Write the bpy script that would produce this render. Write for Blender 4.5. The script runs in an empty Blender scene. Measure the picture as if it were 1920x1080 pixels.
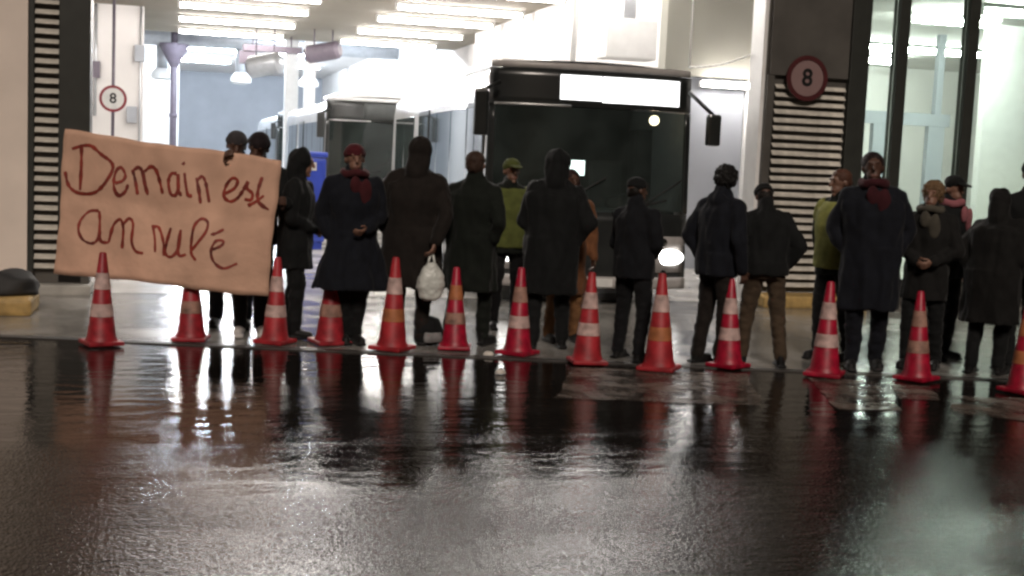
import bpy, bmesh, math, random
from mathutils import Vector, Matrix, noise
R = math.radians
random.seed(7)
scene = bpy.context.scene
COL = scene.collection

# ------------------------------------------------------------------ camera
CAM_H, F_PX, YAW, ROLL, HORIZON = 1.75, 2400.0, R(14.9), R(2.5), 294.0
PITCH = math.atan((540 - HORIZON) / F_PX)
fwd = Vector((math.sin(YAW) * math.cos(PITCH), math.cos(YAW) * math.cos(PITCH), -math.sin(PITCH)))
r0 = Vector((math.cos(YAW), -math.sin(YAW), 0))
u0 = r0.cross(fwd)
right = r0 * math.cos(ROLL) + u0 * math.sin(ROLL)
up = u0 * math.cos(ROLL) - r0 * math.sin(ROLL)
CAM = Vector((0, 0, CAM_H))
cd = bpy.data.cameras.new('camera'); cam = bpy.data.objects.new('camera', cd); COL.objects.link(cam)
cd.sensor_width = 36; cd.lens = F_PX / 1920 * 36; cd.clip_end = 600
cam.matrix_world = Matrix.Translation(CAM) @ Matrix((right, up, -fwd)).transposed().to_4x4()
scene.camera = cam
FH = Vector((math.sin(YAW), math.cos(YAW), 0))

def ray(px, py):
    return (fwd * F_PX + right * (px - 960) - up * (py - 540)).normalized()
def gp(px, py, z=0.0):                       # pixel -> point on a level plane
    d = ray(px, py); t = (z - CAM_H) / d.z
    return CAM + d * t
def atD(px, py, D):                          # pixel -> point on the plane y = D (parallel to the facade)
    d = ray(px, py); return CAM + d * (D / d.y)
def at_depth(px, py, dep):                   # pixel -> point at a distance along the view
    d = ray(px, py); return CAM + d * (dep / d.dot(FH))

# ------------------------------------------------------------------ world, sun, exposure
w = bpy.data.worlds.new('World'); scene.world = w; w.use_nodes = True
nt = w.node_tree; bg = nt.nodes['Background']
sky = nt.nodes.new('ShaderNodeTexSky'); sky.sky_type = 'NISHITA'; sky.sun_disc = False
SUN_EL, SUN_AZ = R(38), R(190)               # the town's light comes from behind the camera
sky.sun_elevation = R(4); sky.sun_rotation = SUN_AZ
nt.links.new(sky.outputs[0], bg.inputs[0]); bg.inputs[1].default_value = 0.002
sl = bpy.data.lights.new('sun', 'SUN'); so = bpy.data.objects.new('sun', sl); COL.objects.link(so)
sl.energy = 1.7; sl.angle = R(14); sl.color = (1.0, 0.87, 0.76)
sd = Vector((math.sin(SUN_AZ) * math.cos(SUN_EL), math.cos(SUN_AZ) * math.cos(SUN_EL), math.sin(SUN_EL)))
so.rotation_euler = sd.to_track_quat('Z', 'Y').to_euler()
scene.view_settings.view_transform = 'Standard'; scene.view_settings.look = 'None'
scene.view_settings.exposure = 0.0; scene.view_settings.gamma = 1.0
scene.view_settings.use_curve_mapping = False
scene.render.engine = 'CYCLES'
scene.cycles.use_denoising = True
scene.cycles.max_bounces = 8; scene.cycles.diffuse_bounces = 4; scene.cycles.glossy_bounces = 4
scene.cycles.transparent_max_bounces = 12; scene.cycles.sample_clamp_indirect = 6.0
scene.cycles.filter_width = 2.6

# ------------------------------------------------------------------ materials
def mat(name, col, rough=0.6, metal=0.0, var=0.12, scale=6.0, bump=0.0, bscale=60.0, spec=0.5, coat=0.0, rvar=0.0, sheen=0.0):
    m = bpy.data.materials.new(name); m.use_nodes = True
    n = m.node_tree; b = n.nodes['Principled BSDF']
    tc = n.nodes.new('ShaderNodeTexCoord')
    nz = n.nodes.new('ShaderNodeTexNoise'); nz.inputs['Scale'].default_value = scale; nz.inputs['Detail'].default_value = 6
    n.links.new(tc.outputs['Object'], nz.inputs['Vector'])
    mx = n.nodes.new('ShaderNodeMix'); mx.data_type = 'RGBA'
    c = Vector(col)
    mx.inputs['A'].default_value = (*(c * (1 - var)), 1); mx.inputs['B'].default_value = (*(c * (1 + var)), 1)
    cr = n.nodes.new('ShaderNodeMapRange'); cr.inputs[1].default_value = 0.3; cr.inputs[2].default_value = 0.7
    n.links.new(nz.outputs['Fac'], cr.inputs[0]); n.links.new(cr.outputs[0], mx.inputs['Factor'])
    n.links.new(mx.outputs['Result'], b.inputs['Base Color'])
    b.inputs['Roughness'].default_value = rough; b.inputs['Metallic'].default_value = metal
    b.inputs['Specular IOR Level'].default_value = spec; b.inputs['Coat Weight'].default_value = coat
    if sheen: b.inputs['Sheen Weight'].default_value = sheen
    if rvar:
        mr = n.nodes.new('ShaderNodeMapRange'); mr.inputs[1].default_value = 0.35; mr.inputs[2].default_value = 0.65
        mr.inputs[3].default_value = max(0.02, rough - rvar); mr.inputs[4].default_value = min(1, rough + rvar)
        n.links.new(nz.outputs['Fac'], mr.inputs[0]); n.links.new(mr.outputs[0], b.inputs['Roughness'])
    if bump:
        n2 = n.nodes.new('ShaderNodeTexNoise'); n2.inputs['Scale'].default_value = bscale; n2.inputs['Detail'].default_value = 4
        n.links.new(tc.outputs['Object'], n2.inputs['Vector'])
        bp = n.nodes.new('ShaderNodeBump'); bp.inputs['Strength'].default_value = bump; bp.inputs['Distance'].default_value = 0.02
        n.links.new(n2.outputs['Fac'], bp.inputs['Height']); n.links.new(bp.outputs[0], b.inputs['Normal'])
    return m

def emit(name, col, s):
    m = bpy.data.materials.new(name); m.use_nodes = True
    n = m.node_tree; n.nodes.clear()
    e = n.nodes.new('ShaderNodeEmission'); e.inputs[0].default_value = (*col, 1); e.inputs[1].default_value = s
    o = n.nodes.new('ShaderNodeOutputMaterial'); n.links.new(e.outputs[0], o.inputs[0])
    return m

def glass(name, tint, refl=1.0, veil=None):
    m = bpy.data.materials.new(name); m.use_nodes = True
    n = m.node_tree; n.nodes.clear()
    t = n.nodes.new('ShaderNodeBsdfTransparent'); t.inputs[0].default_value = (*tint, 1)
    g = n.nodes.new('ShaderNodeBsdfGlossy'); g.inputs['Roughness'].default_value = 0.03
    f = n.nodes.new('ShaderNodeFresnel'); f.inputs[0].default_value = 1.5
    mu = n.nodes.new('ShaderNodeMath'); mu.operation = 'MULTIPLY'; mu.inputs[1].default_value = refl
    x = n.nodes.new('ShaderNodeMixShader'); o = n.nodes.new('ShaderNodeOutputMaterial')
    n.links.new(f.outputs[0], mu.inputs[0]); n.links.new(mu.outputs[0], x.inputs[0])
    src = t.outputs[0]
    if veil:                                   # uneven pale diffuse tone painted in for reflected light on the pane
        d = n.nodes.new('ShaderNodeBsdfDiffuse'); d.inputs[0].default_value = (*veil[0], 1)
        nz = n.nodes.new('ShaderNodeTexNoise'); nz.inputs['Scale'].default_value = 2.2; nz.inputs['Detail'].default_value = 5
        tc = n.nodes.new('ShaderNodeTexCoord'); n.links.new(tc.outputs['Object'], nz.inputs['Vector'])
        mr = n.nodes.new('ShaderNodeMapRange'); mr.inputs[1].default_value = .3; mr.inputs[2].default_value = .7; mr.inputs[3].default_value = veil[1] * .5; mr.inputs[4].default_value = veil[1] * 1.4
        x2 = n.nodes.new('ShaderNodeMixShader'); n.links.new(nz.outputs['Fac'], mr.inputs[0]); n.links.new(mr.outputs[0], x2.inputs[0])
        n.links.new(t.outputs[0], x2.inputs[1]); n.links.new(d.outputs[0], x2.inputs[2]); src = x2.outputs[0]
    n.links.new(src, x.inputs[1]); n.links.new(g.outputs[0], x.inputs[2]); n.links.new(x.outputs[0], o.inputs[0])
    return m

def asphalt():
    m = bpy.data.materials.new('wet_asphalt'); m.use_nodes = True
    n = m.node_tree; b = n.nodes['Principled BSDF']; L = n.links.new
    tc = n.nodes.new('ShaderNodeTexCoord')
    def nz(s, d=5, dist=0.0, vec=None):
        x = n.nodes.new('ShaderNodeTexNoise'); x.inputs['Scale'].default_value = s; x.inputs['Detail'].default_value = d
        x.inputs['Distortion'].default_value = dist; L(vec or tc.outputs['Object'], x.inputs['Vector']); return x.outputs['Fac']
    def mr(v, a, c, lo, hi):
        x = n.nodes.new('ShaderNodeMapRange'); x.inputs[1].default_value = a; x.inputs[2].default_value = c
        x.inputs[3].default_value = lo; x.inputs[4].default_value = hi; L(v, x.inputs[0]); return x.outputs[0]
    def mth(op, a, c):
        x = n.nodes.new('ShaderNodeMath'); x.operation = op
        for i, v in enumerate((a, c)):
            if isinstance(v, (int, float)): x.inputs[i].default_value = v
            else: L(v, x.inputs[i])
        return x.outputs[0]
    mp = n.nodes.new('ShaderNodeMapping'); mp.inputs['Rotation'].default_value = (0, 0, YAW); mp.inputs['Scale'].default_value = (0.35, 1, 1)
    L(tc.outputs['Object'], mp.inputs['Vector'])
    puddle = mr(nz(0.8, 6, 0.6, mp.outputs[0]), 0.36, 0.60, 0, 1)         # 1 = standing water, in bands along the kerb
    sx = n.nodes.new('ShaderNodeSeparateXYZ'); L(tc.outputs['Object'], sx.inputs[0])
    edge = mth('ADD', sx.outputs['Y'], mr(nz(0.6, 6, 0.8, mp.outputs[0]), 0.2, 0.8, -1.6, 1.6))
    coarse = mr(edge, 6.4, 8.6, 1, 0)                                      # older coarse tarmac lane towards the viewer
    wet = mth('MULTIPLY', puddle, mr(coarse, 0, 1, 1, 0.35))
    fine = nz(150, 3); mid = nz(28, 4)
    vo = n.nodes.new('ShaderNodeTexVoronoi'); vo.inputs['Scale'].default_value = 60; L(tc.outputs['Object'], vo.inputs['Vector'])
    mx = n.nodes.new('ShaderNodeMix'); mx.data_type = 'RGBA'
    mx.inputs['A'].default_value = (0.006, 0.005, 0.0045, 1); mx.inputs['B'].default_value = (0.024, 0.019, 0.016, 1)
    L(mth('MULTIPLY', mr(mid, 0.3, 0.7, 0.3, 1), mr(wet, 0, 1, 1, 0.45)), mx.inputs['Factor']); L(mx.outputs['Result'], b.inputs['Base Color'])
    r = mth('ADD', mr(wet, 0, 1, 0.11, 0.03), mth('MULTIPLY', coarse, mr(wet, 0, 1, 0.03, 0.04)))
    L(r, b.inputs['Roughness']); b.inputs['Specular IOR Level'].default_value = 0.23
    hgt = mth('ADD', mth('MULTIPLY', fine, 0.35), mth('ADD', mth('MULTIPLY', vo.outputs['Distance'], 0.7), mth('MULTIPLY', mid, 1.3)))
    bp = n.nodes.new('ShaderNodeBump'); bp.inputs['Distance'].default_value = 0.006; L(hgt, bp.inputs['Height'])
    L(mth('MULTIPLY', mr(wet, 0, 1, 0.26, 0.035), mr(coarse, 0, 1, 0.5, 1.9)), bp.inputs['Strength'])
    rip = n.nodes.new('ShaderNodeBump'); rip.inputs['Distance'].default_value = 0.05; rip.inputs['Strength'].default_value = 0.13
    L(nz(6.5, 4, 0.5, mp.outputs[0]), rip.inputs['Height']); L(bp.outputs[0], rip.inputs['Normal']); L(rip.outputs[0], b.inputs['Normal'])
    return m

M = {}
M['asphalt'] = asphalt()
M['apron'] = mat('wet_concrete', (0.25, 0.24, 0.222), 0.17, var=0.3, scale=1.3, bump=0.12, bscale=40, rvar=0.10, spec=0.6)
M['hallfloor'] = mat('hall_floor_concrete', (0.5, 0.49, 0.47), 0.22, var=0.2, scale=0.9, rvar=0.1, spec=0.6)
M['paint_road'] = mat('worn_road_paint', (0.19, 0.155, 0.13), 0.38, var=0.4, scale=2.5, bump=0.2, bscale=70, rvar=0.2)
def worn(m, a, b):                               # paint worn through to the road in patches
    n = m.node_tree; out = n.nodes['Material Output']; bs = n.nodes['Principled BSDF']; L = n.links.new
    tc = n.nodes.new('ShaderNodeTexCoord'); z = n.nodes.new('ShaderNodeTexNoise'); z.inputs['Scale'].default_value = 3.4; z.inputs['Detail'].default_value = 9; z.inputs['Roughness'].default_value = .72
    mr = n.nodes.new('ShaderNodeMapRange'); mr.inputs[1].default_value = a; mr.inputs[2].default_value = b; mr.inputs[4].default_value = .85
    t = n.nodes.new('ShaderNodeBsdfTransparent'); x = n.nodes.new('ShaderNodeMixShader')
    L(tc.outputs['Object'], z.inputs['Vector']); L(z.outputs['Fac'], mr.inputs[0]); L(mr.outputs[0], x.inputs[0]); L(t.outputs[0], x.inputs[1]); L(bs.outputs[0], x.inputs[2]); L(x.outputs[0], out.inputs[0])
worn(M['paint_road'], .36, .60)
M['render_wall'] = mat('pale_render', (0.80, 0.70, 0.62), 0.8, var=0.06, scale=2, bump=0.1)
M['dark_panel'] = mat('dark_grey_panel', (0.08, 0.074, 0.066), 0.5, var=0.25, scale=2)
M['frame_dark'] = mat('dark_frame', (0.028, 0.03, 0.026), 0.45)
M['slat'] = mat('slat_metal', (0.54, 0.51, 0.45), 0.5, metal=0.0, var=0.4, scale=4)
M['hallwall'] = mat('white_hall_wall', (0.72, 0.70, 0.69), 0.75, var=0.05, scale=1.2)
M['greywall'] = mat('grey_blue_wall', (0.36, 0.38, 0.42), 0.75, var=0.08, scale=0.8)
M['beigewall'] = mat('beige_soffit', (0.27, 0.265, 0.23), 0.8, var=0.06, scale=1.0)
M['ceil'] = mat('beige_ceiling', (0.27, 0.245, 0.20), 0.85, var=0.08, scale=0.6)
M['white'] = mat('white_paint', (0.8, 0.8, 0.79), 0.4, var=0.04)
M['beam'] = mat('purple_grey_steel', (0.13, 0.11, 0.14), 0.5)
M['galv'] = mat('galvanised_duct', (0.55, 0.57, 0.6), 0.35, metal=0.7, var=0.15, scale=3)
M['tube'] = emit('fluorescent_tube', (1.0, 0.94, 0.89), 72)
M['tube_cool'] = emit('cool_fluorescent_tube', (0.80, 0.90, 1.0), 420)
M['tube_office'] = emit('office_tube', (0.96, 1.0, 0.955), 210)
M['ochre'] = mat('ochre_kerb_paint', (0.42, 0.28, 0.10), 0.6, var=0.3, scale=8, bump=0.2)
M['wet_edge'] = mat('wet_dark_concrete_edge', (0.07, 0.065, 0.06), 0.35, var=.4, scale=3, bump=.2)
M['concrete'] = mat('concrete', (0.4, 0.39, 0.36), 0.7, var=0.2, scale=4, bump=0.2)
M['officeglass'] = glass('green_office_glass', (0.87, 0.93, 0.885), 1.0)
M['rubber'] = mat('black_rubber', (0.02, 0.02, 0.02), 0.7)
M['red'] = mat('cone_red', (0.34, 0.006, 0.028), 0.45, var=0.45, scale=11)
M['red_dirty'] = mat('grimy_cone_red', (0.30, 0.016, 0.025), 0.5, var=0.4, scale=12)
M['band'] = mat('cone_reflective_band', (0.52, 0.37, 0.34), 0.45, var=0.45, scale=12)
M['signring'] = mat('sign_ring_red', (0.07, 0.014, 0.016), 0.4)
M['ring_red'] = mat('sign_ring_bright', (0.22, 0.025, 0.035), 0.4)
M['signface'] = mat('sign_face', (0.24, 0.155, 0.15), 0.45, var=0.05)
M['black'] = mat('black_paint', (0.012, 0.012, 0.012), 0.4)
M['card'] = mat('kraft_cardboard', (0.67, 0.41, 0.29), 0.8, var=0.17, scale=3.6, bump=0.25, bscale=14)
M['ink'] = mat('red_brown_marker', (0.24, 0.03, 0.018), 0.6, var=0.6, scale=9)
M['tape'] = mat('black_tape', (0.015, 0.013, 0.012), 0.4)
M['bus_white'] = mat('bus_white_paint', (0.78, 0.79, 0.8), 0.22, var=0.03, scale=2, coat=0.4)
M['bus_dark'] = mat('bus_dark_front', (0.018, 0.02, 0.02), 0.3, var=0.2, scale=3, coat=0.3)
M['bus_silver'] = mat('bus_silver_trim', (0.42, 0.42, 0.42), 0.3, metal=0.6)
M['bus_glass'] = glass('bus_windscreen_glass', (0.30, 0.36, 0.34), 0.9, ((.10, .125, .12), .22))  # grey-green reflection tone is painted into the glass
M['bus_side_glass'] = mat('bus_side_glass', (0.03, 0.045, 0.045), 0.06, var=0.1, spec=0.9)
M['bus_in'] = mat('bus_interior', (0.06, 0.066, 0.066), 0.7)
M['led'] = emit('destination_led', (1.0, 1.0, 1.0), 3.2)
M['lamp'] = emit('headlight_lamp', (1.0, 0.98, 0.94), 11)
M['lampw'] = emit('cab_lamp_warm', (1.0, 0.75, 0.5), 16)
M['screen'] = emit('bright_spot', (0.95, 1.0, 0.98), 9)  # added glow for a bright spot in the windscreen
M['lamp_bezel'] = mat('pale_lamp_bezel', (0.38, 0.36, 0.35), 0.35, var=.15)
M['chrome'] = mat('chrome', (0.75, 0.75, 0.75), 0.12, metal=1.0)
M['tyre'] = mat('tyre', (0.018, 0.018, 0.018), 0.75)
M['blue'] = mat('blue_plastic', (0.03, 0.06, 0.38), 0.4)
M['plate'] = mat('plate_white', (0.7, 0.7, 0.68), 0.4)
M['paper'] = mat('crumpled_paper', (0.7, 0.66, 0.6), 0.7)
M['bagwhite'] = mat('white_plastic_bag', (0.62, 0.64, 0.6), 0.35, var=0.08, scale=9, bump=0.3, bscale=25)

# ------------------------------------------------------------------ mesh helpers
def link(name, me, m, parent=None):
    o = bpy.data.objects.new(name, me); COL.objects.link(o)
    if m is not None and len(me.materials) == 0: me.materials.append(m)
    if parent is not None: o.parent = parent
    return o
def finish(bm, name, m, parent=None, smooth=False):
    me = bpy.data.meshes.new(name)
    bmesh.ops.recalc_face_normals(bm, faces=bm.faces)
    bm.to_mesh(me); bm.free()
    if smooth:
        for p in me.polygons: p.use_smooth = True
    return link(name, me, m, parent)
def empty(name, loc=(0, 0, 0), rz=0.0):
    o = bpy.data.objects.new(name, None); COL.objects.link(o); o.location = loc; o.rotation_euler = (0, 0, rz); o.empty_display_size = 0.2
    return o
def tag(o, label, cat, group=None, kind=None):
    if label: o['label'] = label
    if cat: o['category'] = cat
    if group: o['group'] = group
    if kind: o['kind'] = kind
    return o
def add_box(bm, lo, hi, bev=0.0, mtx=None):
    c = [(a + b) / 2 for a, b in zip(lo, hi)]; s = [abs(b - a) for a, b in zip(lo, hi)]
    T = Matrix.Translation(c) @ Matrix.Diagonal((*s, 1))
    if mtx is not None: T = mtx @ T
    r = bmesh.ops.create_cube(bm, size=1.0, matrix=T)
    if bev:
        es = {e for v in r['verts'] for e in v.link_edges}
        bmesh.ops.bevel(bm, geom=list(es), offset=bev, segments=2, profile=0.6, affect='EDGES')
def box(name, lo, hi, m, parent=None, bev=0.0, mtx=None):
    bm = bmesh.new(); add_box(bm, lo, hi, bev, mtx); return finish(bm, name, m, parent)
def add_tube(bm, p, q, r, seg=10, r2=None):
    p, q = Vector(p), Vector(q); d = q - p
    T = Matrix.Translation((p + q) / 2) @ d.to_track_quat('Z', 'Y').to_matrix().to_4x4()
    bmesh.ops.create_cone(bm, cap_ends=True, segments=seg, radius1=r, radius2=r if r2 is None else r2, depth=d.length, matrix=T)
def tube(name, p, q, r, m, parent=None, seg=10, r2=None):
    bm = bmesh.new(); add_tube(bm, p, q, r, seg, r2); return finish(bm, name, m, parent, True)
def add_lathe(bm, prof, seg=24, T=None, closed=False):
    rings = []
    for r, z in prof:
        ring = []
        for k in range(seg):
            a = 2 * math.pi * k / seg; v = Vector((r * math.cos(a), r * math.sin(a), z))
            ring.append(bm.verts.new(T @ v if T else v))
        rings.append(ring)
    for a, b in zip(rings, rings[1:]):
        for k in range(seg): bm.faces.new((a[k], a[(k + 1) % seg], b[(k + 1) % seg], b[k]))
    if closed:
        a, b = rings[-1], rings[0]
        for k in range(seg): bm.faces.new((a[k], a[(k + 1) % seg], b[(k + 1) % seg], b[k]))
    else: bm.faces.new(rings[0][::-1]); bm.faces.new(rings[-1])
def lathe(name, prof, m, parent=None, seg=24, T=None, closed=False):
    bm = bmesh.new(); add_lathe(bm, prof, seg, T, closed); o = finish(bm, name, m, parent, True)
    o.data.set_sharp_from_angle(angle=R(40)); return o
def sheet(name, pts, m, parent=None, z=0.0):
    bm = bmesh.new(); bm.faces.new([bm.verts.new((p[0], p[1], z)) for p in pts]); return finish(bm, name, m, parent)
def copy_tree(o, parent=None):
    c = o.copy(); COL.objects.link(c); c.parent = parent
    for ch in list(o.children): copy_tree(ch, c)
    return c

# ------------------------------------------------------------------ the setting
DF = 15.0                                     # facade plane
XL, XR = -0.92, 7.2                           # door opening
HALL_H = 5.0
tag(sheet('ground', [(-150, -150), (150, -150), (150, 150), (-150, 150)], M['asphalt']), None, None, kind='structure')
A0, A1 = gp(-500, 612), gp(2500, 738)
tag(sheet('apron_pavement', [(A0.x, A0.y), (A1.x, A1.y), (30, DF + .2), (-14, DF + .2)], M['apron'], z=0.004), None, None, kind='structure')
tag(sheet('hall_floor', [(-6, DF + .2), (8.4, DF + .2), (8.4, 78), (-6, 78)], M['hallfloor'], z=0.006), None, None, kind='structure')
marks = [[(1075, 690), (1400, 702), (1432, 762), (1040, 748)], [(1515, 710), (1640, 716), (1690, 772), (1570, 770)], [(1768, 742), (1990, 752), (2010, 800), (1790, 776)],
         [(1668, 722), (1742, 726), (1760, 752), (1690, 750)]]
for q in marks:
    pts_ = []
    for a_, b_ in zip(q, q[1:] + q[:1]):          # worn, ragged outline
        ga, gb = gp(*a_), gp(*b_); n_ = max(6, int((gb - ga).length / .06))
        for k in range(n_):
            p_ = ga.lerp(gb, k / n_); pts_.append(p_ + Vector((noise.noise(p_ * 2.3), noise.noise(p_ * 2.3 + Vector((9, 0, 0))), 0)) * .03 + Vector((noise.noise(p_ * 9), noise.noise(p_ * 9 + Vector((3, 0, 0))), 0)) * .03)
    tag(sheet('road_marking', pts_, M['paint_road'], z=0.008), None, None, kind='structure')

# the depot building
dep = empty('bus_depot', (0, 0, 0))
tag(dep, 'bus depot with wide lit doorway, dark louvred pillars and a pale rendered wall', 'building')
box('facade_wall', (-30, DF, 0), (-1.57, DF + .4, 7.5), M['render_wall'], dep)
box('lintel', (-1.568, DF + .03, 5.3), (8.52, DF + .42, 7.5), M['dark_panel'], dep)
box('upper_wall', (8.523, DF + .02, 4.6), (34, DF + .4, 7.5), M['dark_panel'], dep)
# left pillar, with louvres
pl = box('pillar', (-1.566, DF + .06, 0.12), (XL, DF + .42, 5.297), M['dark_panel'], dep)
box('frame_post', (-1.25, DF - .02, 0.26), (XL + .002, DF + .058, 5.29), M['frame_dark'], pl, 0.01)
box('frame_post', (-1.563, DF - .02, 0.26), (-1.50, DF + .058, 5.29), M['frame_dark'], pl, 0.01)
sm = None
def slats(parent, x0, x1, z0, z1, pitch, yf):
    me = None
    z = z0
    while z < z1:
        if me is None:
            o = box('slat', (-.5 * (x1 - x0), -.035, -.004), (.5 * (x1 - x0), .035, .004), M['slat'], parent); me = o.data
        else:
            o = link('slat', me, None, parent)
        o.location = ((x0 + x1) / 2, yf, z + random.uniform(-.004, .004)); o.rotation_euler = (R(48 + random.uniform(-7, 7)), R(random.uniform(-.35, .35)), 0)
        z += pitch
slats(pl, -1.498, -1.252, 0.32, 5.2, 0.107, DF + .015)
box('plinth', (-1.9, DF - .12, 0), (XL + .03, DF + .41, 0.119), M['concrete'], dep, 0.02)
# right pillar
pr = box('pillar', (XR, DF + .06, 0.16), (8.52, DF + .42, 5.297), M['dark_panel'], dep)
box('top_panel', (XR + .03, DF + .0, 2.92), (8.33, DF + .058, 5.29), M['dark_panel'], pr, 0.008)
box('frame_post', (XR - .002, DF - .02, 0.18), (XR + .1, DF + .057, 2.915), M['dark_panel'], pr, 0.01)
box('frame_post', (8.335, DF - .03, 0.18), (8.518, DF + .057, 5.29), M['frame_dark'], pr, 0.01)
slats(pr, XR + .13, 8.31, 0.26, 2.88, 0.105, DF + .012)
box('door_jamb', (XR - .055, DF + .05, 0.02), (XR - .003, DF + .41, 5.28), M['white'], dep, 0.005)
kb = box('kerb', (XR - .05, DF - .42, 0), (8.6, DF + .055, 0.158), M['ochre'], None, 0.03)
tag(kb, 'ochre painted kerb at the foot of the right louvred pillar', 'kerb')
# hall shell
hc = box('ceiling', (-6, DF + .42, HALL_H), (8.5, 40, HALL_H + .25), M['ceil'], dep)
box('rear_ceiling', (-6, 40.0, 5.9), (8.5, 78, 6.1), M['hallwall'], dep)
box('drop_edge', (-6, 39.9, HALL_H + .003), (8.5, 40.1, 5.9), M['hallwall'], dep)
box('left_hall_wall', (-6.2, DF + .42, 0), (-6, 78, 6.1), M['hallwall'], dep)
box('right_hall_wall', (8.42, DF + .43, 0), (8.5, 17.2, 5.2), M['hallwall'], dep)
box('right_hall_wall', (8.42, 20.21, 0), (8.5, 78, 6.1), M['hallwall'], dep)
box('recess_wall', (8.502, 17.12, 0), (9.65, 17.2, 5.2), M['hallwall'], dep)
box('recess_wall', (9.652, 17.12, 0), (9.72, 20.2, 5.2), M['hallwall'], dep)
box('recess_ceiling', (8.503, 17.203, HALL_H), (9.65, 20.2, HALL_H + .2), M['ceil'], dep)
box('recess_floor', (8.403, 17.203, -.1), (9.65, 20.2, .0055), M['hallfloor'], dep)
box('back_wall', (-6, 78, 0), (8.5, 78.2, 6.1), M['greywall'], dep)
pw = box('pier_wall', (-6, 33, 0), (-0.80, 33.5, HALL_H - .002), M['hallwall'], dep)
box('corner_guard', (-0.86, 32.97, 0), (-0.79, 33.05, 1.6), M['beam'], pw)
box('notice', (-2.25, 32.98, 1.9), (-2.0, 33.0, 2.4), M['greywall'], pw)
box('inner_wall', (-6, 52, 0), (0.1, 52.3, 5.9), M['hallwall'], dep)
box('soffit_wall', (7.72, 19.9, 3.2), (9.65, 20.2, HALL_H - .003), M['beigewall'], dep)
box('return_wall', (7.72, 20.21, 0), (7.9, 34, HALL_H - .003), M['hallwall'], dep)
box('door_panel', (7.74, 20.0, 0.007), (9.2, 20.15, 3.19), M['greywall'], dep)
box('side_wall_panel', (9.21, 19.95, 0.007), (9.645, 20.15, 3.19), M['white'], dep)
for x0, x1, y, z in ((1.9, 3.3, 41.5, 5.35), (-1.0, 1.2, 44, 5.5)):
    box('roof_beam', (x0 - 1.5, y, z), (x1 + 1.5, y + .3, z + .35), M['beam'], dep)

# columns in the hall
for px, D, wd, lab in ((545, 42.0, .42, 'slim white column in the hall, left of the pair behind the banner holders'), (579, 41.0, .34, 'slim white column in the hall, right of the pair beside the parked buses')):
    c = atD(px, 200, D)
    col = empty('hall_column', (c.x, D, 0)); tag(col, lab, 'column', 'white hall columns')
    box('shaft', (-wd / 2, -wd / 2, .25), (wd / 2, wd / 2, 5.7), M['white'], col, 0.02)
    box('base', (-wd / 2 - .05, -wd / 2 - .05, .006), (wd / 2 + .05, wd / 2 + .05, .249), M['concrete'], col, 0.02)
    box('capital', (-wd / 2 - .05, -wd / 2 - .05, 5.702), (wd / 2 + .05, wd / 2 + .05, 5.899), M['white'], col, 0.02)
c = atD(325, 200, 46)
pp = empty('drain_pipe', (c.x, 46, 0)); tag(pp, 'dark vertical pipe at the back of the hall above the banner', 'pipe')
tube('pipe', (0, 0, 0.01), (0, 0, 5.89), .12, M['beam'], pp)
lathe('funnel', [(.12, 4.3), (.5, 5.0), (.5, 5.1), (.12, 5.1)], M['beam'], pp)
for z in (1.2, 2.6): tube('collar', (0, 0, z), (0, 0, z + .12), .15, M['beam'], pp)

# ducts under the rear ceiling
dk = empty('air_duct', (0, 0, 0)); tag(dk, 'silver ventilation duct hanging under the rear hall ceiling', 'duct')
bm = bmesh.new(); add_tube(bm, (-3, 47, 5.4), (7.8, 47, 5.4), .32, 16); finish(bm, 'main_pipe', M['galv'], dk, True)
for x in (-.5, 2.2, 4.6):
    tube('branch', (x, 47, 4.3), (x, 47, 5.12), .2, M['galv'], dk)
    lathe('outlet', [(.21, 3.9), (.36, 3.95), (.36, 4.1), (.21, 4.3)], M['white'], dk, T=Matrix.Translation((x, 47, 0)))
    tube('hanger', (x + .8, 47, 5.7), (x + .8, 47, 5.9), .02, M['beam'], dk)

tray = empty('cable_tray', (0, 0, 0)); tag(tray, 'dark cable tray hung across the hall below the front ceiling edge', 'cable tray')
q0, q1 = atD(455, 90, 39.0), atD(565, 96, 39.0)
box('tray', (q0.x, 38.8, q0.z - .08), (q1.x, 39.2, q0.z + .1), M['beam'], tray)
for x in (q0.x + .3, q1.x - .3): tube('hanger', (x, 39, q0.z + .09), (x, 39, HALL_H), .02, M['beam'], tray)
box('drop_box', (q0.x - .1, 38.85, q0.z - .45), (q0.x + .35, 39.15, q0.z - .085), M['beam'], tray)
for px, py, D, wd, hh, lab in ((497, 122, 37.0, .62, .5, 'grey cylindrical fan hanging left of the white columns'), (606, 98, 36.0, .5, .4, 'dark cylindrical fan hanging right of the white columns')):
    c = atD(px, py, D); hr = empty('ceiling_fan', (c.x, D, c.z)); tag(hr, lab, 'fan')
    T = Matrix.Rotation(R(62), 4, 'Z') @ Matrix.Rotation(R(80), 4, 'X')
    lathe('housing', [(wd * .34, -.5), (wd * .5, -.42), (wd * .5, .42), (wd * .34, .5)], M['galv' if px < 600 else 'beam'], hr, 20, T)
    lathe('grille', [(wd * .1, -.53), (wd * .36, -.515), (wd * .36, -.505)], M['beam'], hr, 20, T)
    for q in (-.25, .25): tube('hanger', (q, 0, hh * .4), (q, 0, HALL_H - c.z), .022, M['beam'], hr)
for px in (178, 262):
    c = atD(px, 200, 32.93); tube('wall_pipe', (c.x, 32.93, .1 if px > 200 else 2.3), (c.x, 32.93, HALL_H - .01), .022 if px > 200 else .035, M['galv'], pw)
for k, (px, py) in enumerate(((178, 130), (247, 215), (262, 100))):
    c = atD(px, py, 32.9); box('wall_box', (c.x - .12, 32.86, c.z - .2), (c.x + .12, 32.96, c.z + .2), M['greywall' if k else 'beam'], pw, .01)
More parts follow.
